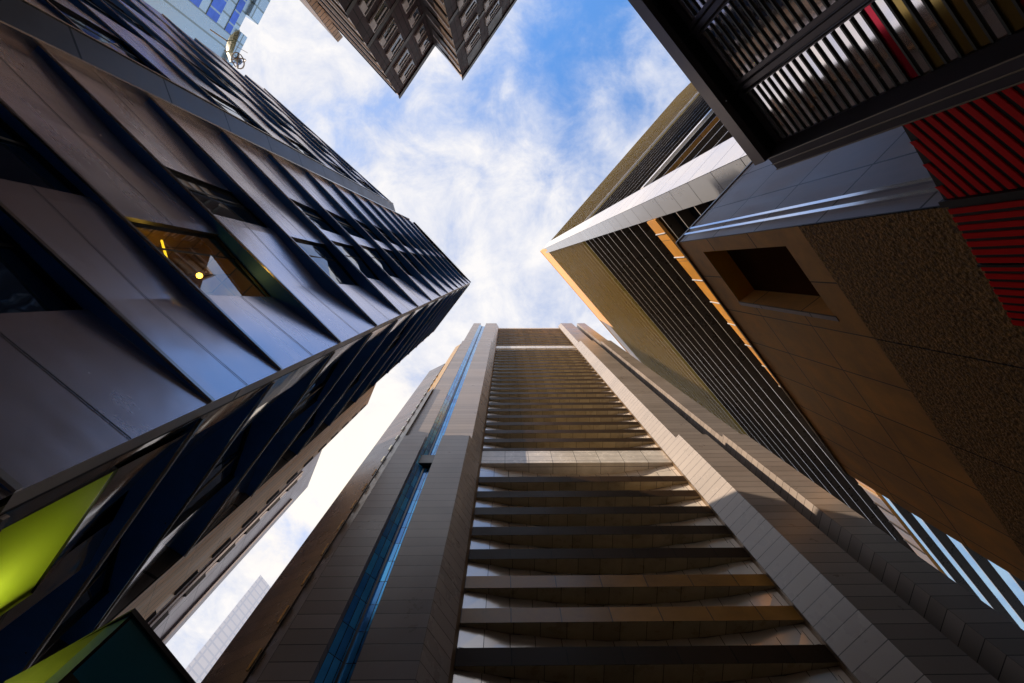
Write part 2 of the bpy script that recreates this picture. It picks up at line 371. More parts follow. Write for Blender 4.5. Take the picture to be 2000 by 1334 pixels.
pat = {0: [(0, 2.26, 'panel'), (2.26, 4.4, W_), (4.4, 10.5, 'panel')], 1: [(0, 2.26, 'panel'), (2.26, 4.3, W_), (4.3, 10.5, 'panel')],
       2: [(0, 2.26, 'panel'), (2.26, 4.85, 'panel'), (4.85, 7, W_), (7, 10.5, 'panel')],
       3: [(0, 2.15, 'panel'), (2.15, 4.3, m_seen), (4.3, 10.5, 'panel')], 4: [(0, 2.26, 'panel'), (2.26, 4.88, 'panel'), (4.88, 6.6, m_seen), (6.6, 10.5, 'panel')],
       5: [(0, 2.1, 'panel'), (2.1, 4.38, W_), (4.38, 10.5, 'panel')]}
for i in range(len(floors) - 1):
    nodq = [(a_, d_ * (.55 if i < 3 else 1)) for a_, d_ in nodA]
    segs = pat.get(i, [(0, 2.26, 'panel'), (2.26, 4.5, W_), (4.5, 5.2, 'panel'), (5.2, 7.0, W_), (7.0, 10.5, 'panel')])
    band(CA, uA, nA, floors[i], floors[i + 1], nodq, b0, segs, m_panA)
# the nearer-side face, glossier and darker
for i in range(len(floors) - 1):
    k = i % 3
    nod = [[(.3, 0), (1.2, .12), (3.0, .75), (5.2, .15), (8.35, .5)], [(.3, 0), (1.6, .3), (3.6, .1), (5.6, .8), (8.35, .2)], [(.3, 0), (1.0, .1), (2.6, .5), (4.4, .9), (6.6, .2), (8.35, .6)]][k]
    bt = [[(.3, 0), (8.35, 0)], [(.3, 0), (3.6, 0), (5.0, .25), (8.35, 0)], [(.3, 0), (2.2, .2), (4.4, 0), (8.35, .1)]][k]
    sg = [[(.3, 3.0, 'panel'), (3.0, 5.2, W_), (5.2, 8.35, 'panel')], [(.3, 1.6, 'panel'), (1.6, 3.6, W_), (3.6, 8.35, 'panel')], [(.3, 4.4, 'panel'), (4.4, 6.6, W_), (6.6, 8.35, 'panel')]][k]
    if i == 1: sg = [(.3, 0.6, 'panel'), (2.7, 8.35, 'panel')]
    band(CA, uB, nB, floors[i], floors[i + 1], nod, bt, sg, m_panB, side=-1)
b = MB(); b.wall(at(CA, uB, .28, nB, .0), CA, 4.17, 61, 0); b.wall(at(CA, uB, .28, nB, -.1), at(CA, uB, .28, nB, 0), 4.17, 61, 0); b.build('corner_post', mat('corner_metal', (.80, .72, .62), .35, metal=.3, joints=(5, 4, .03), wavy=.3), pt)
# lime-lit room behind the lowest window of that face
m_lime = mat('lime_wall', (0.62, 0.72, 0.02), 0.5, stain=0.05)
PB = lambda s, d: at(CA, uB, s, nB, -d)
lb = MB(); z0, z1 = 4.17, 7.14
z0l = 2.0
lb = MB()
q = [(*PB(.6, .5), 4.2), (*PB(2.9, .9), 4.2), (*PB(2.9, .9), 5.75), (*PB(.6, .5), 5.75)]; lb.poly(q[::-1], 0)
for s in (.6, 2.9): lb.poly([(*PB(s, .0), 4.2), (*PB(s, .9), 4.2), (*PB(s, .9), 5.75), (*PB(s, .0), 5.75)], 0 if s > 1 else 1)
lb.poly([(*PB(.6, .0), 5.75), (*PB(2.9, .0), 5.75), (*PB(2.9, 1.1), 5.75), (*PB(.6, 1.1), 5.75)], 1)
lb.build('lit_bay', [m_lime, m_black], pt)
m_fr = bpy.data.materials.new('frosted_lime_pane'); m_fr.use_nodes = True; t_ = m_fr.node_tree
a_ = t_.nodes.new('ShaderNodeBsdfTranslucent'); a_.inputs[0].default_value = (.85, .95, .12, 1); c_ = t_.nodes.new('ShaderNodeBsdfTransparent'); x_ = t_.nodes.new('ShaderNodeMixShader'); x_.inputs[0].default_value = .82
t_.links.new(c_.outputs[0], x_.inputs[1]); t_.links.new(a_.outputs[0], x_.inputs[2]); t_.links.new(x_.outputs[0], t_.nodes['Material Output'].inputs[0])
lb = MB(); lb.poly([(*PB(.6, .03), 4.25), (*PB(2.9, .03), 4.25), (*PB(2.9, .03), 5.74), (*PB(.6, .03), 5.74)]); lb.build('frosted_pane', m_fr, pt)
lb = MB(); lb.grid([[(*PB(.6 + .46 * i_, .0 + .02 * j_ * i_), 5.76 + 1.38 * j_ / 4) for i_ in range(6)] for j_ in range(5)], 0, True); lb.build('glossy_panel', m_panB, pt, smooth=True)
# pilaster box and the second stretch of the same face
C2a = at(CA, uA, 10.5)
b = MB(); P = lambda s, d: at(CA, uA, s, nA, d)
zb = 57
b.prism([P(10.5, -.6), P(10.5, .12), P(10.62, .12), P(10.62, -.6)], G0, zb + 1); b.build('edge_fin', m_edge, pt)
b = MB(); b.wall(P(10.62, -.75), P(11.5, -.75), G0, zb, 0); b.build('glass_strip', m_teal, pt)
b = MB(); b.prism([P(11.5, -.75), P(12.9, .0), P(12.9, -.9)], G0, zb); b.build('pilaster', m_pil, pt)
b = MB(); b.prism([P(12.9, -.6), P(12.9, .06), P(12.98, .06), P(12.98, -.6)], G0, zb); b.build('edge_fin', m_edge, pt)
C3 = P(12.98, -.05); u3 = U(-138); n3_ = (0.669, -0.743)
z3 = [f for f in floors if f <= 53.3] + [57.0]
for i in range(len(z3) - 1):
    k = i % 2
    L3 = 19.0
    nod = [[(0, .03), (2.5, .16), (5, .03), (8, .26), (11, .03), (15, .22), (L3, .03)], [(0, .2), (2.5, .02), (5, .24), (8, .03), (11, .26), (15, .02), (L3, .2)]][k]
    sg = [[(0, 5, 'panel'), (5, 8, W_), (8, 12, 'panel'), (12, 15, W_), (15, L3, 'panel')], [(0, 2.5, W_), (2.5, 7, 'panel'), (7, 10.5, W_), (10.5, L3, 'panel')]][k]
    band(C3, u3, n3_, z3[i], z3[i + 1], nod, [(0, 0), (L3, 0)], sg, m_panA)
E3 = at(C3, u3, 19.0)
b = MB()
bk = at(CA, uB, 8.35); 
b.prism([(CA[0] - 1.384 * (nA[0] + nB[0]), CA[1] - 1.384 * (nA[1] + nB[1])), at(CA, uB, 8.3, nB, -1.6), at(CA, uB, 8.3, nB, -20), at(CA, uA, 10.5, nA, -22), at(CA, uA, 10.5, nA, -1.6)], G0, 60.9)
b.prism([at(CA, uA, 10.55, nA, -1.7), at(CA, uA, 10.55, nA, -22), at(E3, uA, 0, nA, -22), at(E3, uA, 0, nA, -1.9)], G0, 56.9); b.build('core', m_black, pt)
b = MB(); b.poly([(*at(CA, uA, 0), 61.0), (*at(CA, uB, 8.35), 61.0), (*at(CA, uB, 8.35, nB, -20), 61.0), (*at(CA, uA, 10.5, nA, -22), 61.0), (*at(CA, uA, 10.5), 61.0)], 0); b.poly([(*at(CA, uB, 8.35), z) for z in (G0, 61)] + [(*at(CA, uB, 8.35, nB, -20), z) for z in (61, G0)], 0)
b.build('roof', m_pil, pt)
# warm lamp in the window
m_room = mat('warm_room_wall', (0.30, 0.17, 0.03), 0.35, joints=(.6, .6, .02), var=.3)
rm = MB(); QA = lambda t, d: at(CA, uA, t, nA, -d)
rm.poly([(*QA(2.15, 1.5), 9.45), (*QA(4.4, 1.5), 9.45), (*QA(4.4, 1.5), 12.88), (*QA(2.15, 1.5), 12.88)]); rm.poly([(*QA(4.4, .3), 9.45), (*QA(4.4, 1.5), 9.45), (*QA(4.4, 1.5), 12.88), (*QA(4.4, .5), 12.88)]); rm.poly([(*QA(2.15, .3), 9.45), (*QA(2.15, 1.5), 9.45), (*QA(2.15, 1.5), 12.88), (*QA(2.15, .5), 12.88)]); rm.poly([(*QA(2.15, .55), 12.87), (*QA(4.4, .5), 12.87), (*QA(4.4, 1.5), 12.87), (*QA(2.15, 1.5), 12.87)]); rm.build('room', m_room, pt)

import itertools
def sphere(b, c, r, nu=12, nv=8, mi=0, sz=1.0):
    for i in range(nv):
        for j in range(nu):
            def p(a, e):
                th = math.pi * a / nv; ph = 2 * math.pi * e / nu
                return (c[0] + r * math.sin(th) * math.cos(ph), c[1] + r * math.sin(th) * math.sin(ph), c[2] + r * sz * math.cos(th))
            q = [p(i, j), p(i + 1, j), p(i + 1, j + 1), p(i, j + 1)]
            if i == 0: q = [q[0], q[1], q[2]]
            elif i == nv - 1: q = [q[0], q[1], q[3]]
            b.poly(q, mi)
lc = at(CA, uA, 3.32, nA, -.75)
lamp = thing('ceiling_lamp', 'small warm yellow lamp shining behind the tilted window of the left tower', 'lamp', (lc[0], lc[1], 11.5 + EYE))
b = MB(); sphere(b, (lc[0], lc[1], 11.5), .07); b.build('bulb', emis('lamp_glow', (1.0, 0.50, 0.04), 9), lamp)
b = MB(); b.bar((*QA(3.55, .42), 10.35), (*QA(4.2, .5), 10.95), .035, .035); b.build('tube', emis('tube_glow', (1.0, 0.60, 0.02), 1.6), lamp)
b = MB(); b.bar((lc[0], lc[1], 11.6), (lc[0], lc[1], 12.8), .02, .02); b.build('stem', m_black, lamp)
pl_ = bpy.data.lights.new('lamp_light', 'POINT'); po = bpy.data.objects.new('lamp_light', pl_); COL.objects.link(po); po.parent = lamp
pl_.energy = 9; pl_.color = (1, .6, .1); pl_.shadow_soft_size = .1; po.matrix_world = Matrix.Translation((lc[0], lc[1], 11.35 + EYE))
q = PB(2.25, .42); pl2 = bpy.data.lights.new('lime_light', 'POINT'); p2 = bpy.data.objects.new('lime_light', pl2); COL.objects.link(p2)
pl2.energy = 10; pl2.color = (1, 1, .6); pl2.shadow_soft_size = .05; p2.location = (q[0], q[1], 4.5 + EYE); p2.parent = pt; p2.matrix_parent_inverse = pt.matrix_world.inverted()

# ------------------------------------------------------------------ right tower with horizontal fins
m_fin = mat('fin_edge', (0.55, 0.52, 0.48), 0.3, metal=0.6)
m_khaki = mat('sun_khaki_soffit', (0.42, 0.31, 0.08), 0.28, metal=0.5, stain=0.04, stain_scale=.05)  # gold light on the upper storeys, put into the soffit colour
m_dsof = mat('dark_soffit', (0.045, 0.028, 0.018), 0.3, metal=0.3, joints=(3, 50, 0.03))
m_rgl = mat('tower_glass', (0.05, 0.10, 0.16), 0.05, metal=0.85, joints=(3.0, 4.3, 0.05), var=0.15)
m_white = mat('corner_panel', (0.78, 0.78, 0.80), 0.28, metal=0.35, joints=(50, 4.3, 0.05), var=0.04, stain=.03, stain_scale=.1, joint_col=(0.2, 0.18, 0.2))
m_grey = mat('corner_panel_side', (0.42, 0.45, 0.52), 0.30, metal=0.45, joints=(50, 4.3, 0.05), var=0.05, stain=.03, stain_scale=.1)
m_amber = mat('orange_light_spandrel', (0.60, 0.27, 0.03), 0.35, joints=(3, 50, 0.03), var=0.15)  # orange light along this band, put into its colour
m_orange = mat('painted_orange_glow', (0.95, 0.45, 0.03), 0.35, joints=(4, 50, 0.02), var=0.04)  # sun and warm glow painted in as orange: crown, rim, reveal
rt = thing('finned_tower', 'tall office tower with thin horizontal fins, pale corner strip and crown painted sunlit orange, right', 'tower', (30, 10, 0))
CR = (14.56, -6.64); r1 = U(-48.7); r2 = U(48.4); k1 = (-0.751, -0.660); k2 = (-0.748, 0.664)
HR = 188; HC = 206
def PR(face, t, d): return at(CR, r1 if face == 1 else r2, t, k1 if face == 1 else k2, d)
L1, L2 = 75, 95
b = MB(); b.wall(PR(1, L1, -1.0), PR(1, 3.8, -1.0), G0, HR - 3, 0); b.wall(PR(2, 2.0, -1.0), PR(2, 40, -1.0), G0, HR - 3, 0); b.wall(PR(2, 40, -1.0), PR(2, L2, -1.0), 56, HR - 3, 0)
b.build('glass_wall', m_rgl, rt)
b = MB(); b.wall(PR(2, 40, -1.0), PR(2, L2, -1.0), G0, 56, 0); b.build('clear_glass_wall', clear_glass('sky_glass', (.07, .20, .42), .25), rt)
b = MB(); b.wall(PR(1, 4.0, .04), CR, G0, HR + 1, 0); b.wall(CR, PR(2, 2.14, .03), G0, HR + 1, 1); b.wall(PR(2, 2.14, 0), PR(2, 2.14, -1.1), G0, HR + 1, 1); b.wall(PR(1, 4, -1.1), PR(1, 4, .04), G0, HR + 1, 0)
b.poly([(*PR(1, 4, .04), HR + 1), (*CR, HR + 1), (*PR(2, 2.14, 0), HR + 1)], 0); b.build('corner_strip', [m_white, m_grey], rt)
z = 19.0; k = 0
def stepz(z): return 4.3
while z < HR - 2:
    so_ = m_khaki if z > 97 else m_dsof
    if 50 < z < 55: so_ = m_amber
    for face, t0, t1 in ((1, 4.02, L1), (2, 2.16, L2)):
        b = MB(); a0, a1, c1, c0 = PR(face, t0, -.99), PR(face, t1, -.99), PR(face, t1, 0), PR(face, t0, 0)
        b.poly([(*a0, z), (*a1, z), (*c1, z), (*c0, z)], 0); 
        b.poly([(*a0, z + .3), (*a1, z + .3), (*c1, z + .16), (*c0, z + .16)], 1)
        b.wall(c1, c0, z, z + .16, 1) if face == 1 else b.wall(c0, c1, z, z + .16, 1)
        b.build('fin', [so_, m_fin], rt)
        if face == 2 and z > 97 or face == 1 and z > 104:      # closely spaced blades in the upper storeys
            for dz in (1.43, 2.87):
                b = MB(); b.poly([(*a0, z + dz), (*a1, z + dz), (*c1, z + dz), (*c0, z + dz)], 0); b.wall(c1, c0, z + dz, z + dz + .07, 1) if face == 1 else b.wall(c0, c1, z + dz, z + dz + .07, 1)
                b.build('blade', [so_, m_fin], rt)
    z += 4.3; k += 1
for z0, hh, mm in ((60.0, 1.3, m_white), (104.2, .6, m_white)):
    b = MB(); b.prism([PR(1, L1, .12), PR(1, 4.05, .12), PR(1, 4.05, -.9), PR(1, L1, -.9)][::-1], z0, z0 + hh); b.build('spandrel', mm, rt)
b = MB(); b.prism([PR(2, 2.2, -.1), PR(2, L2, -.1), PR(2, L2, .22), PR(2, 2.2, .22)], 50.6, 53.6); b.build('spandrel', m_amber, rt)
for j in range(16):
    t = 4 + j * 3.4; tk = MB(); tk.bar((*PR(2, t, .26), 50.6), (*PR(2, t, .26), 53.7), .12, .1); tk.build('bracket', m_fin, rt)
b = MB(); b.prism([PR(2, .3, .02), PR(2, 41, .02), PR(2, 41, -3), PR(2, .3, -3)][::-1], 178.5, HC); b.build('crown', m_orange, rt)  # sun patch on the crown, given by its colour
b = MB(); b.prism([PR(2, 41.1, -.1), PR(2, L2, -.1), PR(2, L2, -3), PR(2, 41.1, -3)][::-1], 186, HC + .5); b.build('crown_wall', m_trim, rt)
b = MB(); b.prism([PR(2, .3, .15), PR(2, L2, .15), PR(2, L2, -3), PR(2, .3, -3)][::-1], HC + .6, HC + 1.3); b.build('crown_glow_rim', m_orange, rt)  # glowing rim of light, shaped as an orange bar
b = MB(); b.prism([CR, PR(2, L2, -.9), PR(2, L2, -2), PR(2, 40, -2), at(PR(2, 40, 0), r1, 30), PR(1, L1, -.9)], HR - 3, HR); b.prism([PR(1, 4, -1.2), PR(2, 3, -1.2), PR(2, 40, -1.2), at(PR(2, 40, 0), r1, 30), PR(1, L1, -1.2)], 56, HR - 3.1); b.prism([PR(2, 40, -1.2), PR(2, L2, -1.2), PR(2, L2, -1.8), PR(2, 40, -1.8)], 56, HR - 3.1); b.prism([PR(1, 4, -1.2), PR(2, 3, -1.2), PR(2, 40, -1.2), at(PR(2, 40, 0), r1, 6), PR(1, L1, -1.2)], G0, 56); b.build('core', m_dsof, rt)
b = MB(); b.wall(PR(1, L1, -.3), PR(1, 14, -.3), HR + .1, HR + 6, 0); b.build('glass_balustrade', clear_glass('balustrade_glass', (.5, .6, .7), .35), rt)

# ------------------------------------------------------------------ stone podium building, right
m_stoneA = mat('pale_stone', (0.44, 0.38, 0.42), 0.42, joints=(2.2, 3.4, 0.035), var=0.08, stain=0.22, stain_scale=0.9, streak=(1, 1, .25))
m_stoneB = mat('lamp_warm_stone', (0.66, 0.31, 0.085), 0.5, joints=(2.25, 3.5, 0.03), var=0.10, stain=0.28, stain_scale=0.45)  # street-lamp warmth put into the brown base colour
m_rough = mat('rough_stone', (0.40, 0.20, 0.055), 0.85, joints=(4.5, 50, 0.03), var=0.05, stain=0.7, stain_scale=9, bump=1.0, bump_scale=10, bump_d=.25)  # its brown carries the same lamp warmth
m_steel = mat('polished_strip', (0.75, 0.77, 0.82), 0.12, metal=1.0)
st = thing('stone_building', 'stone building painted brown as if lamplit, with one deep square opening, rough lower stone and steel strips, right', 'building', (15, 2, 0))
CS = (8.92, -1.21); sA = U(-48); sB = U(51); kA = (-0.743, -0.669); kB = (-0.777, 0.629); HS = 24.4; LB = 16.6
PS = lambda f, t, d=0: at(CS, sA if f == 1 else sB, t, kA if f == 1 else kB, d)
b = MB(); b.wall(PS(1, 20), CS, G0, HS, 0, o=(*CS, 0)); b.wall(PS(1, 20), PS(1, 19.9), G0, HS, 0); b.build('wall', m_stoneA, st)
wt0, wt1, wz0, wz1 = .72, 3.75, 15.7, 22.3; ZR = 14.4
b = MB()
o = (*CS, 0)
b.wall(PS(2, 0), PS(2, wt0), ZR, HS, 0, o); b.wall(PS(2, wt0), PS(2, wt1), ZR, wz0, 0, o); b.wall(PS(2, wt0), PS(2, wt1), wz1, HS, 0, o); b.wall(PS(2, wt1), PS(2, LB), ZR, HS, 0, o)
b.wall(PS(2, LB), PS(1, 20, -14), G0, HS, 0); b.build('wall', m_stoneB, st)
b = MB(); b.wall(PS(2, 0, .02), PS(2, LB, .02), G0, ZR, 0, o); b.build('rough_base', m_rough, st)
b = MB(); dd = -.9; w_ = MB(); w_.wall(PS(2, wt0, dd), PS(2, wt1, dd), wz0, wz1, 0); wo = w_.build('window', mat('opening_dark', (0.06, 0.022, 0.008), 0.9, spec=0.0), st)
b.poly([(*PS(2, wt0), wz1), (*PS(2, wt1), wz1), (*PS(2, wt1, dd), wz1), (*PS(2, wt0, dd), wz1)], 0)  # orange light under the head of the opening, painted on as colour
b.wall(PS(2, wt0), PS(2, wt0, dd), wz0, wz1, 1); b.wall(PS(2, wt1, dd), PS(2, wt1), wz0, wz1, 1)
b.poly([(*PS(2, wt0), wz0), (*PS(2, wt1), wz0), (*PS(2, wt1, dd), wz0), (*PS(2, wt0, dd), wz0)], 1); b.build('reveal', [m_orange, m_stoneB], wo)
b = MB(); b.prism([PS(2, wt1), PS(2, wt1 + .22), PS(2, wt1 + .22, .03), PS(2, wt1, .03)][::-1], wz0 - .1, wz1 + .02); b.build('jamb', m_stoneA, wo)
for s in (.42, .82):
    b = MB(); b.prism([PS(1, s, 0), PS(1, s, .07), PS(1, s + .13, .07), PS(1, s + .13, 0)], G0, HS - .1); b.build('steel_strip', m_steel, st)
b = MB(); b.prism([PS(1, 20, .06), PS(1, -.06, .06), PS(2, 0, .1), PS(2, LB, .1), PS(2, LB, -.5), PS(1, 20, -.5)], HS, HS + .18); b.build('coping', m_trim, st)
b = MB(); b.poly([(*PS(1, 20), HS - .02), (*CS, HS - .02), (*PS(2, LB), HS - .02), (*PS(1, 20, -14), HS - .02)], 0); b.build('roof', m_stoneA, st)

# ------------------------------------------------------------------ red ribbed wall building
m_red = mat('red_rib', (1.0, 0.006, 0.008), 0.5, stain=0.12, spec=0.15)
m_redback = mat('rib_backing', (0.02, 0.006, 0.006), 0.6)
rd = thing('ribbed_red_building', 'low building clad in bright red ribs over black, at the right edge', 'building', (7.5, -.5, 0))
CD = (6.475, -.917); sD = U(53.2); kD = (-0.80, 0.599); HD = 7.0
PD = lambda t, d=0: at(CD, sD, t, kD, d)
T0, T1 = -5.5, 2.2
b = MB(); b.prism([PD(T0, -.02), PD(T0, -6), PD(T1, -6), PD(T1, -.02)], G0, HD - .005); b.build('wall', m_redback, rd)
t = .12; j = 0
while t < T1:
    b = MB(); w = .088
    b.prism([PD(t, -.019), PD(t + w, -.019), PD(t + w, .0), PD(t, .0)][::-1], G0, HD); b.build('rib', m_red, rd); t += .148; j += 1
j = 0
sl_ = math.tan(math.radians(-23))
zz = -1.4 - sl_ * 0 
while j < 46:
    zc = 1.6 + j * .165                      # diagonal ribs run down towards the vertical trim
    # rib: z = zc + sl*(t) , clipped to the roof and to the viewer's side
    ta, tb = T0, -.06
    za, zb_ = zc + sl_ * ta, zc + sl_ * tb
    if za > HD: ta = (HD - zc) / sl_; za = HD
    if ta < tb - .02:
        b = MB(); hh = .095
        A0, B0, A1, B1 = PD(ta, 0), PD(tb, 0), PD(ta, -.019), PD(tb, -.019)
        b.poly([(*A0, za - hh), (*B0, zb_ - hh), (*B0, zb_), (*A0, za)], 0); b.poly([(*A0, za - hh), (*B0, zb_ - hh), (*B1, zb_ - hh), (*A1, za - hh)], 0); b.poly([(*A0, za), (*B0, zb_), (*B1, zb_), (*A1, za)], 0)
        b.build('rib', m_red, rd)
    j += 1
b = MB(); b.prism([PD(-.05, -.05), PD(.05, -.05), PD(.05, .05), PD(-.05, .05)][::-1], G0, HD + .02); b.prism([PD(1.12, -.05), PD(1.16, -.05), PD(1.16, .02), PD(1.12, .02)][::-1], G0, HD + .01); b.build('trim', m_redback, rd)

# ------------------------------------------------------------------ louvred building, top right
m_lfr = mat('louvre_frame', (0.085, 0.065, 0.075), 0.35, metal=0.5, stain=0.15)
m_lb = mat('canopy_beam', (0.22, 0.17, 0.16), 0.35, metal=0.5, stain=0.2)
m_mirror = mat('glass_blade', (0.85, 0.76, 0.74), 0.05, metal=0.85, stain=0.1)
m_rblade = mat('red_glass_blade', (0.6, 0.01, 0.04), 0.08, metal=0.6)
m_yblade = mat('amber_glass_blade', (0.38, 0.24, 0.06), 0.08, metal=0.7)
m_bedge = mat('blade_edge', (0.025, 0.02, 0.006), 0.3)
lv = thing('louvred_building', 'low dark steel building with tilted mirror glass louvres, top right corner', 'building', (5, -5, 0))
CL = (4.34, -1.745); w = (-0.669, -0.743); kL = (-0.743, 0.669); HL = 8.0
PL = lambda t, d=0: at(CL, w, t, kL, d)
b = MB(); b.prism([PL(-.02, 0), PL(10, 0), PL(10, -.12), PL(-.02, -.12)], HL + .1, HL + .42); b.build('roof_beam', m_lb, lv)
b = MB(); b.prism([PL(0, -.12), PL(10, -.12), PL(10, -1.2), PL(0, -1.2)], HL + .05, HL + .3); b.build('eaves', m_black, lv)
b = MB(); b.prism([(4.45, -2.0), (4.34, -1.745), (4.50, -1.585), (9.5, -5.4), (9.2, -6.0)], G0, HL - .02); b.build('corner_column', m_lfr, lv)
b = MB()
for q in ((4.345, -1.75), (4.42, -1.66), (4.50, -1.58)): b.bar((*q, G0), (*q, HL), .015, .015)
b.build('edge_bead', m_trim, lv)
DP = -.30
def azt(azd, d):                                 # run along the louvre plane at which a bearing meets it
    a = math.tan(math.radians(azd)); x0, y0 = PL(0, d); return (y0 - a * x0) / (a * w[0] - w[1])
mull = [0.02, 1.185, 2.35, 3.52]
for i, t in enumerate(mull[1:]):
    b = MB(); b.prism([PL(t - .12, DP - .1), PL(t + .12, DP - .1), PL(t + .12, DP + .03), PL(t - .12, DP + .03)][::-1], G0, HL + .04)
    b.bar((*PL(t - .08, DP + .06), G0), (*PL(t - .08, DP + .06), HL), .02, .03); b.bar((*PL(t + .04, DP + .06), G0), (*PL(t + .04, DP + .06), HL), .015, .03)
    b.bar((*PL(t, DP + .05), HL - .06), (*PL(t, -.02), HL - .03), .02, .02)
    b.build('mullion', m_lfr, lv)
for bay in range(3):
    t0, t1 = mull[bay] + (.10 if bay == 0 else .125), mull[bay + 1] - .125
    z = 7.88; k = 0
    while z > (3.0, 5.2, 5.8)[bay]:
        b = MB(); hgt = .125; tl = .006 * math.sin(k * 2.3 + bay)
        top_, bot_ = DP, DP - .012 - tl
        A0, A1 = PL(t0, bot_), PL(t1, bot_); B0, B1 = PL(t0, top_), PL(t1, top_)
        mm = m_mirror
        if bay == 0 and k in (16, 24): mm = m_rblade
        elif bay == 0 and k in (18, 20, 21, 23): mm = m_yblade
        elif bay == 1 and k in (18, 24): mm = m_rblade
        b.poly([(*A0, z - hgt), (*A1, z - hgt), (*B1, z), (*B0, z)], 0)
        b.bar((*PL(t0, DP), z - hgt - .014), (*PL(t1, DP), z - hgt - .014), .05, .024, 1)
        b.build('louvre_blade', [mm, m_bedge], lv); z -= .151; k += 1
b = MB(); b.wall(PL(0, -.5), PL(12, -.5), G0, HL, 0); b.build('back_wall', m_black, lv)
b = MB(); b.prism([PL(.1, DP), PL(12, DP), PL(12, DP - .15), PL(.1, DP - .15)], G0, 3.0); b.prism([PL(1.2, DP + .01), PL(12, DP + .01), PL(12, DP - .13), PL(1.2, DP - .13)], G0, 5.05); b.build('lower_panel', m_lfr, lv)
b = MB(); b.prism([PL(.1, -.28), PL(12, -.28), PL(12, -.45), PL(.1, -.45)], 7.9, HL + .05); b.build('head_frame', m_lfr, lv)
b = MB(); b.prism([PL(0, -1.2), PL(14, -1.2), PL(14, -8), PL(0, -8)], G0, HL - .05); b.build('body', m_lfr, lv)

# ------------------------------------------------------------------ teal glass pavilion, bottom left
m_pgl = mat('pavilion_glass', (0.01, 0.13, 0.16), 0.10, metal=0.3, joints=(1.25, 1.6, 0.03), var=0.4, joint_col=(0.002, 0.004, 0.006))
m_pgo = mat('pavilion_olive_glass', (0.03, 0.03, 0.012), 0.12, joints=(.8, 1.2, 0.02), var=0.4)
m_pbl = mat('pavilion_blue_edge', (0.02, 0.20, 0.60), 0.45, metal=0.1)
pv = thing('glass_pavilion', 'small teal glass pavilion with a blue edge, cut by the bottom left corner', 'pavilion', (-4, 5, 0))
K = (-3.64, 3.33); e1 = U(59.6); kk = (0.863, -0.506); kz = 4.0
PK = lambda t, d=0: at(K, e1, t, kk, d)
b = MB(); b.wall(PK(0), PK(6), kz - .62, kz, 0, o=(*K, 0)); b.build('upper_glass', m_pgl, pv)
b = MB(); b.wall(PK(0), PK(6), G0, kz - .62, 0, o=(*K, 0)); b.build('lower_glass', m_pgo, pv)
b = MB(); b.wall(PK(-.02, -.26), PK(0), G0, kz, 0); b.wall(PK(-.05, -1.5), PK(-.02, -.26), G0, kz, 1); b.build('edge_panel', [m_pbl, m_black], pv)
b = MB(); b.prism([PK(-.03, -.3), PK(-.03, .03), PK(6, .03), PK(6, -3), PK(-.03, -3)], kz, kz + .05); b.build('roof', m_black, pv)

# ------------------------------------------------------------------ buildings behind, lower left
m_beige = mat('beige_cladding', (0.85, 0.51, 0.23), 0.5, joints=(0.5, 3.6, 0.012), var=0.1, stain=0.15, streak=(3, 3, .2))
bg1 = thing('beige_slab', 'plain beige slab building seen edge-on behind the folded-panel tower', 'building', (-24, 22, 0))
def azp(azd, r): u = U(azd); return (u[0] * r, u[1] * r)
b = MB(); f0, f1 = azp(140.5, 26), azp(135.6, 31.5)
b.prism([f0, f1, azp(137, 60), (-60, 0), (-42, -22), (-29, -6)][::-1], G0, 72); b.build('wall', m_beige, bg1)  # rear outline added out of sight, to keep sun off the low fronts
for k in range(17):
    b = MB(); b.bar((*azp(135.9, 31.1), 4 + 4 * k), (*azp(135.9, 31.1), 6.3 + 4 * k), .35, .12); b.build('window_slot', m_black, bg1)
m_mauve = mat('mauve_metal', (0.20, 0.16, 0.17), 0.3, metal=0.5, joints=(4, 3.8, .05))
m_pale = mat('pale_fin', (0.75, 0.75, 0.8), 0.2, metal=0.8)
bg2 = thing('mauve_office_block', 'lower mauve office block with bright vertical strips, beyond the beige slab', 'building', (-30, 33, 0))
b = MB(); b.prism([azp(135.55, 38), azp(132.45, 44), azp(133, 70), azp(137, 70)][::-1], G0, 44 / .683); b.build('wall', m_mauve, bg2)
b = MB()
for a_, r_ in ((135.2, 38.4), (134.9, 38.9), (133.0, 42.4)):
    q = azp(a_, r_); b.bar((*q, G0), (*q, 58), .22, .22)
b.build('light_strip', m_pale, bg2)
for k in range(12):
    b = MB(); b.bar((*azp(134.9, 38.6), 3 + 4.6 * k), (*azp(134.9, 38.6), 5.6 + 4.6 * k), .5, .2); b.build('window', m_black, bg2)
bg3 = thing('teal_topped_building', 'distant dark building with a narrow teal glass top storey left of the granite tower', 'building', (-60, 84, 0))
b = MB(); b.prism([azp(126.6, 100), azp(124.5, 103), azp(124.5, 130), azp(126.2, 130)][::-1], G0, 118); b.build('wall', mat('distant_wall', (0.3, 0.3, 0.32), 0.6, joints=(3, 3.5, .2)), bg3)
b = MB(); b.prism([azp(126.4, 99), azp(125.2, 99), azp(125, 112), azp(126.4, 112)][::-1], 118, 141); b.build('glass_top', mat('teal_top_glass', (0.03, 0.30, 0.40), 0.1, metal=0.6, joints=(.9, 3, .12), var=.4, joint_col=(.5, .6, .65)), bg3)
bg4 = thing('pale_far_tower', 'far tower painted very pale lavender for haze, fading into the bright sky at the bottom', 'tower', (-150, 190, 0))
b = MB(); b.prism([azp(129.0, 245), azp(125.9, 250), azp(125.9, 290), azp(129, 290)][::-1], G0, 262); b.build('wall', mat('haze_pale_facade', (0.90, 0.89, 0.93), 0.6, joints=(6, 4, .5), var=.02, stain=.02, joint_col=(.74, .76, .84)), bg4)  # distance haze painted in as a pale colour

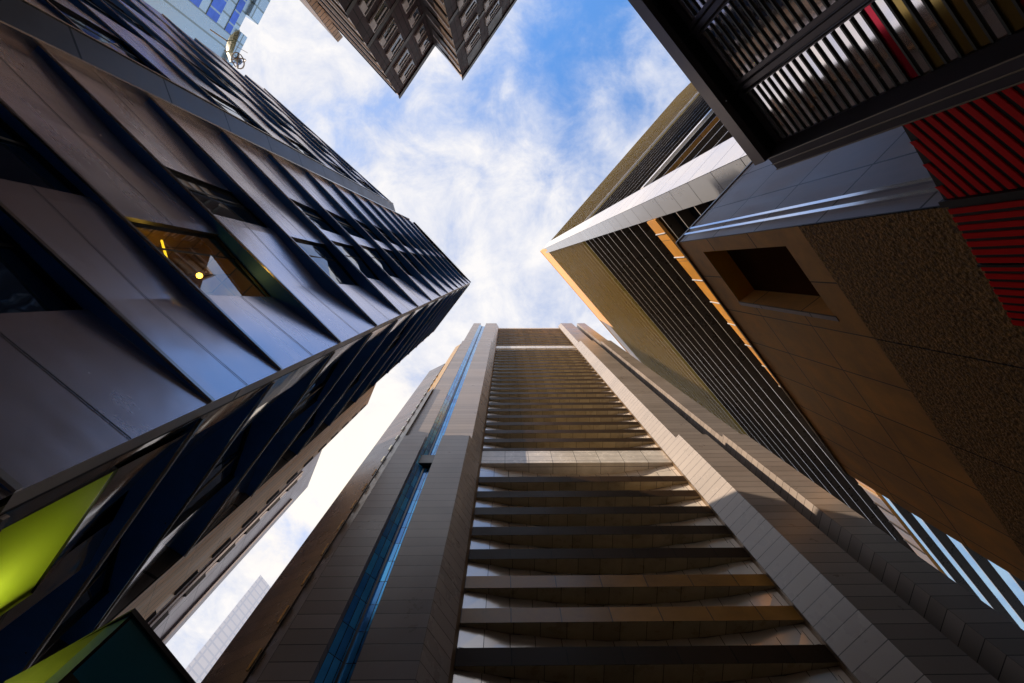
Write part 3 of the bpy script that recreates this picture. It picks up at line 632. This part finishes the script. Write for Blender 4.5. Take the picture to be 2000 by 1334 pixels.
# ------------------------------------------------------------------ dark brick-panelled twin tower, top centre
m_brick = mat('brown_panel', (0.05, 0.03, 0.036), 0.55, spec=0.15, joints=(1.15, 3.3, 0.07), var=0.22, stain=0.2)
m_tan = mat('tan_cladding', (0.50, 0.34, 0.22), 0.45, joints=(50, 1.2, .1), var=.2)
m_dband = mat('dark_band', (0.022, 0.014, 0.013), 0.4)
m_frame = mat('pale_window_frame', (0.55, 0.50, 0.50), 0.4)
m_tgl = mat('tower_window_glass', (0.10, 0.12, 0.16), 0.06, metal=0.8, wavy=.4)
tt = thing('brown_panelled_tower', 'dark brown panelled tower with pale framed windows and two pointed corners, top centre', 'tower', (-15, -45, 0))
def volume(C, ur, ul, H, Lr, Ll, kr, kl, wins, loggia=()):
    R = lambda t, d=0: at(C, ur, t, kr, d); Lf = lambda t, d=0: at(C, ul, t, kl, d)
    b = MB(); b.wall(C, R(Lr), G0, H, 0, o=(*C, 0)) ; b.build('wall', m_brick, tt)
    b = MB(); b.wall(Lf(Ll), C, G0, H, 0, o=(*C, 0)); b.build('side_wall', m_tan, tt)
    b = MB(); b.poly([(*C, H), (*R(Lr), H), (*at(R(Lr), ul, Ll), H), (*Lf(Ll), H)]); b.prism([at(C, ul, -.25, kl, .25), R(Lr, .3), R(Lr, -.1), R(.2, -.1)], H - .9, H + .25); b.build('parapet', m_dband, tt)
    for z in (H - 11.4, H - 21.6, H - 31.2, H - 41):
        b = MB(); b.prism([R(-.05, .08), R(Lr, .08), R(Lr, -.1), R(-.05, -.1)][::-1], z - .45, z + .45); b.build('band', m_dband, tt)
    for k in range(14):
        z = H - 2 - k * 3.5
        b = MB(); b.prism([Lf(0.1, .25), Lf(Ll, .25), Lf(Ll, -.2), Lf(.1, -.2)], z - .5, z); b.build('side_ledge', m_frame if k % 2 else m_dband, tt)
    for (t0, t1, z0, z1) in wins:
        f = MB(); e = .13
        for a, c, p, q in ((t0, t1, z0 - e, z0), (t0, t1, z1, z1 + e), (t0 - e, t0, z0 - e, z1 + e)): f.prism([R(a, .22), R(c, .22), R(c, -.1), R(a, -.1)][::-1], p, q)
        f.prism([R(t0, .26), R(t0 + .9, .26), R(t0 + .9, .05), R(t0, .05)][::-1], z0, z0 + 1.9)
        fo = f.build('window', m_frame, tt)
        g_ = MB(); g_.wall(R(t0, .06), R(t1, .06), z0, z1, 0); g_.build('pane', m_tgl, fo)
        g_ = MB(); g_.prism([R(t0 + 1.0, .2), R(t1 - .3, .2), R(t1 - .3, .08), R(t0 + 1.0, .08)][::-1], z0 + (z1 - z0) * .55, z0 + (z1 - z0) * .68); g_.build('rail', m_frame, fo)
    for (t0, t1, z0, z1) in loggia:
        f = MB(); f.prism([R(t0, .05), R(t1, .05), R(t1, -.1), R(t0, -.1)][::-1], z0, z1); f.build('loggia', m_dband, tt)
W1 = []
for z in (94.9, 90.4, 84.9, 80.2, 74.9, 70.2, 65, 60.4):
    W1.append((2.2, 6.2, z, z + 2.5)); W1.append((8.8, 11.2, z, z + 2.5))
volume((-21.6, -33.6), U(-53.5), U(-133), 100, 12.2, 55, (.804, .595), (-.731, .682), W1)
W2 = []
for z in (91.2, 86.5, 81.2, 76.5, 71.2, 66):
    for t in (2.6, 8.6, 14.8, 21, 27): W2.append((t, t + 4.0, z, z + 2.3))
volume((-8.87, -37.1), U(-53.4), U(-130), 100, 40, 9, (.803, .596), (-.766, .643), W2, [(2.3, 6.6, 95, 99.0), (9, 13.4, 95, 99.0), (16, 20.4, 95, 99.0)])
b = MB(); Cq = (-21.6, -33.6); b.prism([at(Cq, U(-133), 17, (-.731, .682), .1), at(Cq, U(-133), 60, (-.731, .682), .1), at(Cq, U(-133), 60, (-.731, .682), 1.6), at(Cq, U(-133), 17, (-.731, .682), 1.6)], G0, 103); b.build('stair_wing', m_tan, tt)
b = MB(); b.prism([(-21.5, -34.2), (-14.6, -43.4), (-9.2, -37.8), (12, -69), (-30, -100), (-58, -72)], G0, 99.6); b.build('core', m_dband, tt)

# ------------------------------------------------------------------ blue glass building, top left
m_bpale = mat('pale_blue_spandrel', (0.40, 0.62, 0.86), 0.25, metal=0.5, joints=(3, 30, .2), var=.12, stain=.04, joint_col=(.2, .3, .36))
m_bblue = mat('blue_strip_window', (0.06, 0.15, 0.60), 0.12, metal=0.6, joints=(3.0, 30, .2), var=.25, joint_col=(.3, .45, .6))
m_bdark = mat('recess_dark', (0.05, 0.04, 0.03), .4)
bb = thing('blue_glass_building', 'pale blue building with deep blue window strips behind the left tower, top left corner', 'building', (-70, -62, 0))
CBl = azp(-143.2, .687 * 120); uBl = U(-57); kBl = (0.839, 0.545)
PBl = lambda t, d=0: at(CBl, uBl, t, kBl, d)
b = MB(); b.prism([PBl(-2), PBl(60), PBl(60, -40), PBl(-2, -40)], G0, 119); b.build('wall', m_bpale, bb)
for z0, z1 in ((115, 117), (108.5, 112), (102.6, 106), (97.5, 100.6), (92, 95.4), (86, 89), (78, 80)):
    b = MB(); b.prism([PBl(4, .15), PBl(60, .15), PBl(60, -.2), PBl(4, -.2)][::-1], z0, z1); b.build('window_strip', m_bblue, bb)
b = MB(); b.prism([PBl(-2, .3), PBl(60, .3), PBl(60, -.2), PBl(-2, -.2)][::-1], 82, 84.5); b.build('dark_floor', m_bdark, bb)
b = MB(); b.prism([PBl(-2.2, .8), PBl(6, .8), PBl(6, -6), PBl(-2.2, -6)], 119, 121.5); b.prism([PBl(10, .6), PBl(60, .6), PBl(60, -6), PBl(10, -6)], 119, 123); b.build('parapet', m_bpale, bb)
b = MB()
for j in range(3): b.bar((*PBl(14, .7), 116 - j * 1.1), (*PBl(60, .7), 116 - j * 1.1), .3, .3)
b.build('rail', mat('olive_rail', (.3, .32, .2), .4), bb)
# dish and cage aerial on its roof
dc = azp(-141.4, 62); dz = 62 / .692
m_dish = mat('dish_mesh', (0.26, 0.32, 0.24), 0.5, joints=(.7, 50, .05))
ds = thing('satellite_dish', 'greenish round satellite dish with a thin feed arm on the roof edge, top left', 'dish', (dc[0], dc[1], dz + EYE - 3))
def ring(c, ax_, r, dd, n=20):
    ax_ = Vector(ax_).normalized(); p = ax_.cross(Vector((0, 0, 1))).normalized(); q = ax_.cross(p)
    return [Vector(c) + ax_ * dd + (p * math.cos(2 * math.pi * i / n) + q * math.sin(2 * math.pi * i / n)) * r for i in range(n)]
b = MB(); axd = Vector((.55, .25, .45)); c0 = (dc[0], dc[1], dz); prs = [(0.01, -.9), (1.0, -.75), (2.0, -.35), (2.8, .25)]
for (ra, da), (rb, db) in zip(prs, prs[1:]):
    A_, B2 = ring(c0, axd, ra, da), ring(c0, axd, rb, db)
    for i in range(20): b.poly([A_[i], A_[(i + 1) % 20], B2[(i + 1) % 20], B2[i]], 0)
b.build('reflector', m_dish, ds, smooth=True)
b = MB()
for i in range(0, 20, 2): b.bar(ring(c0, axd, .1, -.9)[i], ring(c0, axd, 2.8, .25)[i], .06, .06)
b.build('rib', m_black, ds)
b = MB(); ad = axd.normalized(); b.bar(Vector(c0) - ad * .8, Vector(c0) + ad * 2.4, .07, .07); b.bar((dc[0] - 2, dc[1] - 1, dz - 3), Vector(c0) - ad * .9, .2, .2); b.build('feed_arm', m_fin, ds)
ac = azp(-143.0, 62); azz = 62 / .668
ar = thing('cage_aerial', 'small round openwork cage aerial beside the dish on the roof edge', 'aerial', (ac[0], ac[1], azz + EYE - 3))
b = MB()
for tilt in (0, 1, 2):
    rg = ring((ac[0], ac[1], azz), ((1, .2, .5), (.2, 1, .2), (.3, -.4, 1))[tilt], 1.3, 0, 14)
    for i in range(14): b.bar(rg[i], rg[(i + 1) % 14], .16, .16)
b.bar((ac[0], ac[1], azz - 4), (ac[0], ac[1], azz - 1.2), .2, .2); b.build('cage', mat('brass_cage', (.30, .26, .22), .4, metal=.4), ar)
b = MB(); sphere(b, (ac[0], ac[1], azz), .7); b.build('drum', m_bblue, ar)

# dark blocks added behind the viewer, unseen, only to darken the reflections
m_blk = mat('dark_block_wall', (0.05, 0.042, 0.045), 0.4, joints=(3, 3.6, .3), var=.5, joint_col=(.10, .09, .085))
ob_ = thing('reflection_block', 'added low dark gridded block behind the viewer, unseen, there to darken reflections', 'building', (-2, -20, 0))
b = MB(); b.prism([(-26, -13.5), (16, -13.5), (16, -28), (-26, -28)], G0, 17.5); b.build('wall', m_blk, ob_)
b = MB(); b.prism([(-3, -60), (44, -60), (44, -85), (-3, -85)], G0, 90); b.build('wall', m_blk, thing('reflection_tower', 'added tall dark gridded block far behind the viewer, unseen, there to darken reflections', 'tower', (20, -72, 0)))
b = MB(); b.prism([(-26.2, -13.3), (16.2, -13.3), (16.2, -28.2), (-26.2, -28.2)], 17.5, 18.0); b.build('roof', m_black, ob_)
